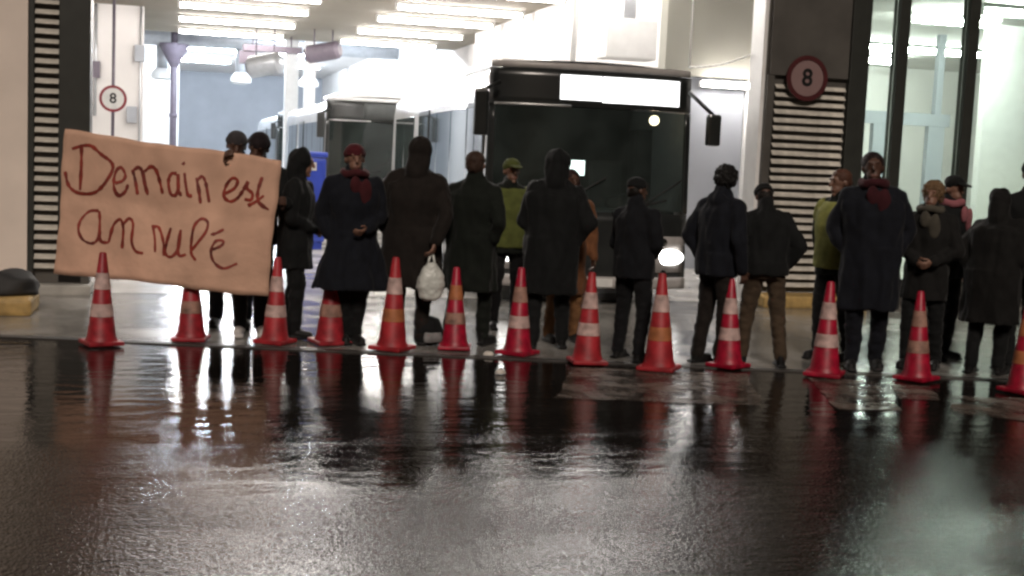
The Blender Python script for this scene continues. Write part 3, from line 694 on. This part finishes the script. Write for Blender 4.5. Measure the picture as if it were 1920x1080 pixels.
def person(px, py, top, face, label, coat='jacket', cc=(.02, .022, .024), tc=(.02, .02, .022), sc=(.015, .015, .015), skin=0, hair='short', hc=(.02, .014, .01),
           arms=('down', 'down'), lean=0.0, stride=0.0, spread=.11, head=(0, 0), fat=1.0, scarf=None, vest=None, group='protesters in dark coats', depth=None, seed=0, cap=None, beard=False):
    pos = gp(px, py) if depth is None else at_depth(px, 600, depth)
    height = at_depth(px, top, pos.dot(FH)).z / math.cos(R(lean * .8)) + .0
    root = empty('person', (pos.x, pos.y, .009), math.atan2(pos.x, pos.y) * -1 + R(face)); k = height / 1.75; root.scale = (k, k, k)
    tag(root, label, 'person', group)
    rp = random.Random(seed * 11 + 3)
    hipP = Vector((0, 0, .95)); RL = Matrix.Rotation(R(rp.uniform(-9, 9)), 4, 'Z') @ Matrix.Rotation(R(rp.uniform(-3.5, 3.5)), 4, 'Y') @ Matrix.Rotation(R(lean + rp.uniform(-1, 3)), 4, 'X')
    head = (head[0] + rp.uniform(-16, 16), head[1] + rp.uniform(-3, 9)); stride = stride + rp.uniform(-.09, .09); spread = spread + rp.uniform(-.015, .04)
    def U(p): return hipP + (RL @ (Vector(p) - hipP))
    nk = Vector((0, .01, 1.50)); RH = Matrix.Rotation(R(head[0]), 4, 'Z') @ Matrix.Rotation(R(rp.uniform(-6, 6)), 4, 'Y') @ Matrix.Rotation(R(head[1]), 4, 'X')
    def H(p): return U(nk + (RH @ (Vector(p) - nk)))
    rotH = (RL @ RH).to_3x3(); rotU = RL.to_3x3()
    seg = {}
    for s, nm in ((-1, arms[0]), (1, arms[1])):
        e, wv = ARMS[nm]
        jz = Vector((rp.uniform(-.012, .02) * s, rp.uniform(-.03, .03), rp.uniform(-.02, .02))) if nm not in ('hold', 'top') else Vector()
        seg[s] = (U((s * .185, .005, 1.40 + rp.uniform(-.012, .012))), U(Vector((s * e[0], e[1], e[2])) + jz), U(Vector((s * wv[0], wv[1], wv[2])) + jz * .7))
    legs = {}
    for s in (-1, 1):
        fy = s * stride
        hip = Vector((s * .09, 0, .93)); ank = Vector((s * spread, fy + .03, .09))
        kn = hip.lerp(ank, .5) + Vector((s * .01, -.03 - abs(stride) * .12, 0)); legs[s] = (hip, kn, ank)
    # ---- body: one skin
    bm = bmesh.new()
    p_ell(bm, H((0, .012, 1.660)), (.076, .096, .092), rotH); p_ell(bm, H((0, -.022, 1.590)), (.056, .066, .066), rotH)
    p_cap(bm, H((0, -.086, 1.665)), H((0, -.104, 1.628)), .010, .016, 8); p_cap(bm, H((-.022, -.080, 1.578)), H((.022, -.080, 1.578)), .010, .010, 8)
    p_cap(bm, H((-.035, -.076, 1.685)), H((.035, -.076, 1.685)), .012, .012, 8); p_ell(bm, H((0, -.070, 1.540)), (.024, .02, .018), rotH)
    for s in (-1, 1): p_ell(bm, H((s * .079, .015, 1.635)), (.012, .020, .032), rotH)
    p_cap(bm, U((0, .025, 1.42)), H((0, .008, 1.57)), .060, .052)
    p_ell(bm, U((0, .005, 1.27)), (.165 * fat, .108 * fat, .20), rotU); p_ell(bm, U((0, 0, 1.08)), (.145 * fat, .100 * fat, .17), rotU); p_ell(bm, (0, 0, .95), (.16 * fat, .108 * fat, .13))
    p_cap(bm, U((-.15, .01, 1.40)), U((.15, .01, 1.40)), .050, .050)
    for s in (-1, 1):
        S, E, W = seg[s]
        p_cap(bm, S, E, .048, .040); p_cap(bm, E, W, .040, .028)
        d = (W - E).normalized(); inn = Vector((-s, -.2, 0)); nrm = (inn - d * inn.dot(d)).normalized(); wd = d.cross(nrm).normalized()
        if wd.y > 0: wd = -wd
        for t in (-.022, 0, .022): p_cap(bm, W + wd * t * .7, W + d * .085 + wd * t, .015, .014, 8)
        for i, (t, ln) in enumerate(((.031, .072), (.0105, .082), (-.0105, .077), (-.031, .060))):
            b0 = W + d * .082 + wd * t; k1 = b0 + (d * .85 + nrm * .5).normalized() * ln * .52; k2 = k1 + (d * .35 + nrm * .95).normalized() * ln * .5
            p_cap(bm, b0, k1, .0095, .0088, 8); p_cap(bm, k1, k2, .0088, .0075, 8)
        t0 = W + d * .025 + wd * .024; t1 = t0 + (d * .6 + wd * .75 + nrm * .3).normalized() * .045; t2 = t1 + (d * .85 + nrm * .45).normalized() * .034
        p_cap(bm, t0, t1, .013, .0105, 8); p_cap(bm, t1, t2, .0105, .0085, 8)
        hip, kn, ank = legs[s]
        p_cap(bm, hip, kn, .076, .050); p_cap(bm, kn, ank, .048, .036); p_ell(bm, kn.lerp(ank, .3) + Vector((0, .012, 0)), (.044, .047, .11))
        p_cap(bm, ank + Vector((0, .02, -.035)), ank + Vector((s * .02, -.14, -.052)), .034, .026)
    body = solid('body', bm, .0075, SK[skin], root, smooth=2, deci=.45)
    me = body.data; me.materials.append(EYE); me.materials.append(LIP)
    pts = [(H((-.031, -.083, 1.655)), .0105, 1), (H((.031, -.083, 1.655)), .0105, 1), (H((-.014, -.09, 1.578)), .010, 2), (H((0, -.092, 1.578)), .010, 2), (H((.014, -.09, 1.578)), .010, 2)]
    hz = H((0, 0, 1.63))
    for p in me.polygons:
        if (p.center - hz).length < .2:
            for c, rr, mi in pts:
                if (p.center - c).length < rr: p.material_index = mi
    # ---- trousers and shoes
    bm = bmesh.new()
    p_loft(bm, [(0, .005, .84, .17 * fat, .125 * fat), (0, .005, .95, .175 * fat, .125 * fat), (0, 0, 1.06, .16 * fat, .118 * fat)])
    for s in (-1, 1):
        hip, kn, ank = legs[s]
        p_cap(bm, hip, kn, .102, .078); p_cap(bm, kn, ank + Vector((0, .005, .0)), .076, .062)
    solid('trousers', bm, .013, cloth(tc), root, disp=.012, dscale=(8, 8, 14), seed=seed)
    for s in (-1, 1):
        hip, kn, ank = legs[s]
        bm = bmesh.new(); a = ank
        add_box(bm, (a.x - .042 + s * .01, a.y - .19, .0), (a.x + .042 + s * .01, a.y + .085, .028), .012)
        p_cap(bm, (a.x, a.y + .02, .055), (a.x + s * .02, a.y - .14, .042), .046, .038); p_cap(bm, (a.x, a.y + .02, .05), (a.x, a.y + .012, .11), .046, .05)
        sh = solid('shoe', bm, .009, cloth(sc, .5), root, smooth=2)
        zmin = min(v.co.z for v in sh.data.vertices); sh.location.z = -zmin
    # ---- upper garment
    hem, flare = {'jacket': (.80, 1.0), 'long': (.50, 1.05), 'flared': (.50, 1.55), 'hip': (.88, 1.0), 'parka': (.66, 1.06)}[coat]
    bm = bmesh.new(); f = fat * 1.04
    rings = [(0, 0, hem, .195 * f * flare, .155 * f * flare)]
    if hem < .75: rings.append((0, 0, (hem + .95) / 2, .192 * f * (1 + flare) / 2, .15 * f * (1 + flare) / 2))
    p_loft(bm, rings + [(0, 0, .95, .196 * f, .152 * f), (0, 0, 1.00, .192 * f, .15 * f)])
    p_loft(bm, [(0, 0, .93, .19 * f, .148 * f), (0, 0, 1.10, .186 * f, .145 * f), (0, 0, 1.25, .205 * f, .15 * f), (0, .005, 1.36, .21 * f, .135 * f), (0, .01, 1.43, .165, .105), (0, .012, 1.49, .09, .085), (0, .008, 1.535, .078, .078)], fn=U)
    for s in (-1, 1):
        S, E, W = seg[s]; p_cap(bm, S, E, .083, .068); p_cap(bm, E, E.lerp(W, .96), .067, .05)
        p_cap(bm, U((s * .06, .01, 1.46)), S, .06, .075)
    cname = {'flared': 'coat', 'long': 'coat', 'parka': 'parka'}.get(coat, 'jacket')
    if hair == 'hood':
        p_cap(bm, U((0, .05, 1.47)), H((0, .045, 1.60)), .10, .10); p_ell(bm, H((0, .036, 1.668)), (.106, .108, .118), rotH)
    else:                                      # collar, or a hood lying on the back
        if seed % 2: p_ell(bm, U((0, .085, 1.465)), (.115, .06, .075), rotU)
        p_cap(bm, U((0, .03, 1.47)), U((0, .022, 1.545)), .082, .078)
    up_ = solid(cname, bm, .0125, cloth(cc), root, disp=.021, seed=seed + 1, pleat=.055 if hem < .7 else .02)
    if vest:
        bm = bmesh.new(); p_loft(bm, [(0, 0, .86, .222 * f, .178 * f), (0, 0, 1.10, .214 * f, .172 * f), (0, 0, 1.25, .232 * f, .178 * f), (0, .005, 1.38, .215 * f, .155 * f), (0, .01, 1.47, .15, .11)], fn=U)
        for s in (-1, 1): p_cap(bm, seg[s][0], seg[s][0].lerp(seg[s][1], .35), .095, .092)
        v = solid('vest', bm, .0125, cloth(vest), root, disp=.006, seed=seed + 3)
    if scarf:
        bm = bmesh.new()
        T = Matrix.Translation(U((0, .0, 1.515))) @ rotU.to_4x4()
        for a in range(14):
            a0, a1 = 2 * math.pi * a / 14, 2 * math.pi * (a + 1) / 14
            p_cap(bm, T @ Vector((.095 * math.cos(a0), .09 * math.sin(a0), .01 * math.sin(a0 * 3))), T @ Vector((.095 * math.cos(a1), .09 * math.sin(a1), .01 * math.sin(a1 * 3))), .038, .038, 8)
        p_ell(bm, U((.06, -.155, 1.36)), (.058, .022, .12), rotU); p_ell(bm, U((-.03, -.15, 1.42)), (.05, .022, .08), rotU)
        solid('scarf', bm, .011, cloth(scarf), root, disp=.008, seed=seed + 5)
    # ---- hair or headgear
    if hair in ('short', 'long', 'curly', 'bun'):
        bm = bmesh.new(); z = .006 if hair != 'curly' else .02
        p_ell(bm, H((0, .028, 1.684)), (.083 + z, .092 + z, .082 + z), rotH); p_ell(bm, H((0, .05, 1.64)), (.078 + z, .066 + z, .085), rotH)
        if hair == 'long':
            for s in (-1, 1): p_cap(bm, H((s * .068, .03, 1.66)), U((s * .095, .015, 1.44)), .04, .045, 10)
            p_cap(bm, H((0, .08, 1.66)), U((0, .10, 1.40)), .075, .08, 10)
        if hair == 'bun': p_ell(bm, H((0, .10, 1.74)), (.05, .05, .05))
        solid('hair', bm, .008, cloth(hc, .6), root, smooth=2, disp=.006 if hair != 'curly' else .016, dscale=(40, 40, 30), seed=seed + 7)
    elif hair in ('beanie', 'cap'):
        bm = bmesh.new(); p_ell(bm, H((0, .045, 1.635)), (.078, .062, .07), rotH); solid('hair', bm, .008, cloth(hc, .6), root, smooth=2, disp=.005, dscale=(40, 40, 30))
        bm = bmesh.new(); p_ell(bm, H((0, .014, 1.705)), (.088, .104, .072), rotH); p_cap(bm, H((-.05, .02, 1.685)), H((.05, .02, 1.685)), .05, .05)
        if hair == 'cap':
            p_ell(bm, H((0, -.115, 1.700)), (.07, .075, .010), rotH @ Matrix.Rotation(R(10), 3, 'X'))
        else:
            p_ell(bm, H((0, .014, 1.685)), (.092, .108, .03), rotH)
        solid(hair, bm, .007, cloth(cap or cc), root, smooth=2, disp=.002, dscale=(30, 30, 30))
    if beard:
        bm = bmesh.new(); p_ell(bm, H((0, -.034, 1.562)), (.058, .064, .050), rotH); solid('beard', bm, .008, cloth(hc, .7), root, smooth=2, disp=.006, dscale=(40, 40, 40))
    return root

BLK, NVY, BRN, GRN = (.013, .015, .016), (.012, .015, .026), (.030, .022, .018), (.014, .020, .014)
JEAN, TAN = (.020, .024, .034), (.085, .058, .036)

person(432, 0, 250, -5, 'left of the two heads seen over the cardboard banner, in a grey hat', hair='beanie', cap=(.06, .055, .06), skin=1, head=(0, 16), cc=NVY, tc=JEAN, arms=('hold', 'down'), depth=12.15, seed=1)
person(470, 0, 250, 0, 'banner holder in white trainers, right of the two heads over the banner', hair='beanie', cap=(.035, .024, .028), head=(0, 18), cc=BLK, tc=BLK, sc=(.72, .70, .68), arms=('top', 'hold'), depth=11.66, seed=2, skin=1, spread=.10)
person(548, 634, 284, 78, 'slim person in a black hooded coat behind the right edge of the banner', coat='parka', hair='hood', cc=BLK, tc=BLK, arms=('front', 'front'), seed=3)
person(656, 646, 276, 18, 'person in a flared dark coat with a dark red hat and scarf', coat='flared', cc=NVY, tc=BLK, hair='beanie', cap=(.10, .012, .018), scarf=(.075, .012, .016), arms=('pocket', 'front'), seed=4, spread=.06, skin=0, fat=1.1)
p5 = person(766, 645, 263, 172, 'hooded person in a long dark brown coat holding a white bag', coat='long', cc=BRN, tc=BRN, hair='hood', arms=('bag', 'pocket'), seed=5, fat=1.24)
person(876, 646, 288, 150, 'brown haired person in a dark green black coat just left of the bus front', coat='long', cc=GRN, tc=GRN, hair='short', hc=(.06, .032, .022), arms=('pocket', 'pocket'), seed=6, fat=1.2, skin=2)
person(946, 0, 302, 10, 'person in a yellow green vest peering between two dark coats before the bus', coat='jacket', cc=GRN, vest=(.12, .14, .035), hair='cap', cap=(.10, .12, .03), depth=12.9, seed=7, skin=2)
person(1024, 654, 286, 185, 'tall black coated hooded person before the left half of the windscreen', coat='long', cc=BLK, tc=BLK, hair='hood', arms=('pocket', 'front'), seed=8, fat=1.22)
person(1056, 0, 322, 25, 'person in an orange tan long coat half hidden behind the tall black coat', coat='long', cc=(.22, .09, .038), tc=(.25, .12, .05), hair='long', hc=(.05, .015, .012), depth=12.15, seed=9, skin=1)
person(1180, 676, 338, 150, 'person in near black clothes standing before the right half of the bus front', coat='jacket', cc=(.012, .014, .020), tc=(.012, .013, .016), hair='beanie', cap=BLK, arms=('front', 'front'), seed=10, skin=1)
person(1333, 684, 316, 130, 'man in a navy jacket just right of the bus, his head turned away', coat='jacket', cc=NVY, tc=BRN, hair='curly', hc=(.012, .01, .009), arms=('down', 'pocket'), seed=11, skin=1, lean=4, head=(20, 8))
person(1424, 686, 346, -165, 'man with hands in pockets and legs apart before the right pillar', coat='hip', cc=BLK, tc=TAN, hair='beanie', cap=(.02, .02, .02), arms=('pocket', 'pocket'), seed=12, skin=1, spread=.17, lean=7, head=(0, 18), fat=1.1)
person(1562, 0, 322, -35, 'brown haired person in a yellow vest beside the right louvres', coat='jacket', cc=GRN, vest=(.34, .35, .09), hair='short', hc=(.12, .05, .03), arms=('pocket', 'down'), depth=11.75, seed=13, skin=2)
person(1618, 694, 290, 8, 'tall person in a long navy coat with a maroon scarf before the office', coat='long', cc=NVY, tc=NVY, hair='short', hc=(.03, .012, .012), scarf=(.06, .010, .015), arms=('pocket', 'pocket'), seed=14, fat=1.18, skin=1)
person(1722, 692, 346, -10, 'fair curly haired person in a short dark parka before the office', coat='parka', cc=(.02, .019, .018), tc=BLK, hair='curly', hc=(.20, .12, .06), arms=('front', 'front'), seed=15, scarf=(.10, .09, .07))
person(1766, 0, 334, 55, 'person in a black peaked cap and pink scarf behind the curly haired one', coat='jacket', cc=BLK, hair='cap', cap=BLK, scarf=(.40, .14, .16), depth=12.1, seed=16)
person(1846, 702, 360, 160, 'stooping hooded person in a wide black coat near the right edge', coat='long', cc=(.016, .015, .014), tc=BLK, hair='hood', arms=('front', 'pocket'), seed=17, fat=1.3, lean=7, skin=1)
person(1912, 0, 303, -150, 'tall person in a black jacket cut off by the right edge', coat='jacket', cc=BLK, tc=BLK, hair='beanie', cap=BLK, arms=('pocket', 'down'), depth=11.5, seed=18, skin=1)

# white bag and backpack beside the brown coat
k5 = p5.scale[0]; wr = p5.matrix_basis @ Vector((-.20, .215, .80))
bgo = empty('plastic_bag', (wr.x, wr.y, wr.z - .42)); tag(bgo, 'bulging white plastic bag hanging from a hand beside the brown coat', 'bag')
bm = bmesh.new()
p_loft(bm, [(0, 0, .0, .06, .05), (0, 0, .03, .10, .075), (0, 0, .12, .125, .085), (0, 0, .22, .115, .075), (0, 0, .30, .075, .05), (0, 0, .34, .04, .025)])
solid('pouch', bm, .011, M['bagwhite'], bgo, disp=.010, dscale=(16, 16, 16), seed=2)
for s in (-1, 1):
    bm = bmesh.new(); add_tube(bm, (s * .035, 0, .31), (s * .012, 0, .41), .011, 8); add_tube(bm, (s * .012, 0, .41), (0, 0, .455), .010, 8); finish(bm, 'handle', M['bagwhite'], bgo, True)
bpk = gp(803, 647); bk = empty('backpack', (bpk.x, bpk.y, .009), R(15)); tag(bk, 'small black backpack on the ground under the white bag', 'backpack')
bm = bmesh.new(); p_loft(bm, [(0, 0, 0, .12, .07), (0, 0, .02, .14, .085), (0, 0, .14, .14, .09), (0, .01, .23, .10, .07), (0, .01, .26, .05, .04)])
solid('sack', bm, .011, cloth(BLK), bk, disp=.008, dscale=(14, 14, 14))
bm = bmesh.new(); p_loft(bm, [(0, -.09, .03, .09, .035), (0, -.095, .07, .095, .04), (0, -.09, .12, .085, .03)]); solid('pocket', bm, .010, cloth((.3, .3, .3)), bk, disp=.004)
for s in (-1, 1): tube('strap', (s * .07, .085, .05), (s * .05, .075, .22), .012, cloth(BLK), bk)

# ------------------------------------------------------------------ cardboard banner
BD = 11.12
def wave(px, py):
    w_ = .022 * math.sin(px * .017 + py * .008) + .012 * math.sin(px * .05 - py * .02 + 1)
    w_ += -.030 * math.exp(-abs(px - 318 - (py - 400) * .05) / 22) + .018 * math.exp(-abs(py - 388 - (px - 300) * .12) / 14)   # old folds
    return w_ + .006 * noise.noise(Vector((px * .03, py * .03, 0)))
def bpt(px, py, off=0.0): return at_depth(px, py, BD + wave(px, py) + off)
TLc, TRc, BRc, BLc = (122, 243), (527, 300), (501, 557), (103, 511)
def bil(u, v):
    t = (TLc[0] + (TRc[0] - TLc[0]) * u, TLc[1] + (TRc[1] - TLc[1]) * u); b = (BLc[0] + (BRc[0] - BLc[0]) * u, BLc[1] + (BRc[1] - BLc[1]) * u)
    x, y = t[0] + (b[0] - t[0]) * v, t[1] + (b[1] - t[1]) * v
    y += (3.4 * math.sin(u * 9 + 1) + 1.6 * math.sin(u * 31)) * (v - .5); x += (3.5 * math.sin(v * 8) + 1.5 * math.sin(v * 27)) * (u - .5)
    return x, y
ctr = bpt(*bil(.5, .5)); ban = empty('cardboard_banner', tuple(ctr)); tag(ban, 'large brown cardboard banner with handwritten red French words, held up by protesters', 'banner')
bm = bmesh.new(); NU, NV = 40, 26
Fv = [[bm.verts.new(bpt(*bil(i / NU, j / NV)) - ctr) for i in range(NU + 1)] for j in range(NV + 1)]
Bv = [[bm.verts.new(bpt(*bil(i / NU, j / NV), .007) - ctr) for i in range(NU + 1)] for j in range(NV + 1)]
for j in range(NV):
    for i in range(NU):
        bm.faces.new((Fv[j][i], Fv[j + 1][i], Fv[j + 1][i + 1], Fv[j][i + 1])); bm.faces.new((Bv[j][i], Bv[j][i + 1], Bv[j + 1][i + 1], Bv[j + 1][i]))
for i in range(NU):
    bm.faces.new((Fv[0][i], Fv[0][i + 1], Bv[0][i + 1], Bv[0][i])); bm.faces.new((Fv[NV][i + 1], Fv[NV][i], Bv[NV][i], Bv[NV][i + 1]))
for j in range(NV):
    bm.faces.new((Fv[j + 1][0], Fv[j][0], Bv[j][0], Bv[j + 1][0])); bm.faces.new((Fv[j][NU], Fv[j + 1][NU], Bv[j + 1][NU], Bv[j][NU]))
finish(bm, 'board', M['card'], ban, True)
Z1 = lambda p: (100 + p[0] / 4.32, 230 + p[1] / 4.32)
Z2 = lambda p: (100 + p[0] / 4.364, 360 + p[1] / 4.364)
letters = [
 (Z1, [[(228, 185), (226, 350), (216, 545)], [(150, 212), (240, 186), (310, 190), (390, 258), (455, 305), (482, 350), (470, 405), (440, 455), (405, 505), (345, 560), (270, 577), (180, 560), (120, 500), (95, 395)]]),
 (Z1, [[(500, 490), (560, 470), (583, 425), (552, 365), (512, 385), (490, 460), (495, 540), (530, 590), (580, 560), (605, 500)]]),
 (Z1, [[(640, 380), (662, 460), (682, 582)], [(648, 385), (690, 362), (722, 400), (742, 500), (765, 585)], [(738, 395), (790, 356), (832, 385), (860, 470), (885, 575)]]),
 (Z1, [[(1000, 412), (955, 415), (932, 480), (950, 575), (990, 585), (1012, 520), (1010, 415), (1014, 540), (1035, 595)]]),
 (Z1, [[(1062, 405), (1072, 500), (1092, 590), (1125, 590)], [(1048, 322), (1062, 340)]]),
 (Z1, [[(1158, 445), (1178, 545), (1192, 655)], [(1162, 470), (1205, 435), (1232, 480), (1248, 560), (1262, 645)]]),
 (Z1, [[(1392, 575), (1468, 530), (1492, 470), (1450, 450), (1400, 510), (1382, 595), (1430, 638), (1490, 612), (1540, 545)]]),
 (Z1, [[(1540, 545), (1575, 480), (1568, 530), (1612, 575), (1600, 625), (1548, 620)]]),
 (Z1, [[(1692, 440), (1660, 540), (1655, 625), (1690, 670), (1745, 705)], [(1575, 672), (1640, 640), (1705, 590)]]),
 (Z2, [[(372, 152), (295, 158), (225, 228), (205, 310), (240, 388), (315, 420), (368, 375), (380, 250), (376, 155)], [(378, 300), (388, 400), (452, 415)]]),
 (Z2, [[(452, 412), (492, 272), (548, 225), (572, 300), (562, 462)], [(572, 262), (620, 216), (652, 262), (640, 400), (672, 482), (735, 502)]]),
 (Z2, [[(812, 268), (830, 380), (832, 492)], [(818, 285), (862, 290), (898, 400), (902, 522)]]),
 (Z2, [[(962, 292), (925, 420), (918, 505), (962, 530), (1018, 470), (1042, 308), (1022, 440), (1030, 520), (1085, 512)]]),
 (Z2, [[(1128, 480), (1185, 410), (1250, 320), (1262, 245), (1210, 220), (1152, 280), (1130, 400), (1128, 500), (1165, 560)]]),
 (Z2, [[(1300, 472), (1372, 440), (1392, 402), (1330, 402), (1290, 480), (1312, 570), (1392, 625), (1505, 585)], [(1288, 348), (1330, 338), (1395, 305)]]),
]
def catmull(P, n=7):
    P = [Vector((*p, 0)) for p in P]; Q = [P[0] * 2 - P[1]] + P + [P[-1] * 2 - P[-2]]; out = []
    for a, b, c, d in zip(Q, Q[1:], Q[2:], Q[3:]):
        for k in range(n):
            t = k / n; out.append(.5 * ((2 * b) + (c - a) * t + (2 * a - 5 * b + 4 * c - d) * t * t + (3 * b - a - 3 * c + d) * t ** 3))
    return out + [P[-1]]
rs = random.Random(5)
for li, (Z, strokes) in enumerate(letters):
    bm = bmesh.new()
    for si, st in enumerate(strokes):
        pts = catmull([Z(p) for p in st]); L_, R_ = [], []
        for i, p in enumerate(pts):
            t = pts[min(i + 1, len(pts) - 1)] - pts[max(i - 1, 0)]; n = Vector((-t.y, t.x, 0)).normalized()
            wd = (3.1 if Z is Z1 else 2.7) * (1 + .5 * noise.noise(Vector((i * .35, li * 1.7, si)))) * (.75 if i in (0, len(pts) - 1) else 1)
            off = -.003 - si * .0008
            L_.append(bm.verts.new(bpt(p.x + n.x * wd, p.y + n.y * wd, off) - ctr)); R_.append(bm.verts.new(bpt(p.x - n.x * wd, p.y - n.y * wd, off) - ctr))
        for i in range(len(pts) - 1): bm.faces.new((L_[i], L_[i + 1], R_[i + 1], R_[i]))
    finish(bm, 'letter', M['ink'], ban)
bm = bmesh.new(); q = [(109, 516), (151, 519), (151, 530), (109, 529)]
a = [bm.verts.new(bpt(x, y, -.006) - ctr) for x, y in q]; b = [bm.verts.new(bpt(x, y, .02) - ctr) for x, y in q]
bm.faces.new(a); bm.faces.new(b[::-1])
for i in range(4): bm.faces.new((a[i], a[(i + 1) % 4], b[(i + 1) % 4], b[i]))
finish(bm, 'tape', M['tape'], ban)

# litter
for i, (px, py, lab) in enumerate(((916, 668, 'crumpled pale paper on the wet ground before the bus'), (938, 702, 'small scrap of pale paper on the wet road nearer the viewer'))):
    p = gp(px, py); o = lump('litter', (p.x, p.y, .006), (.045, .03, .025), M['paper'], 5.0 + i); tag(o, lab, 'litter')
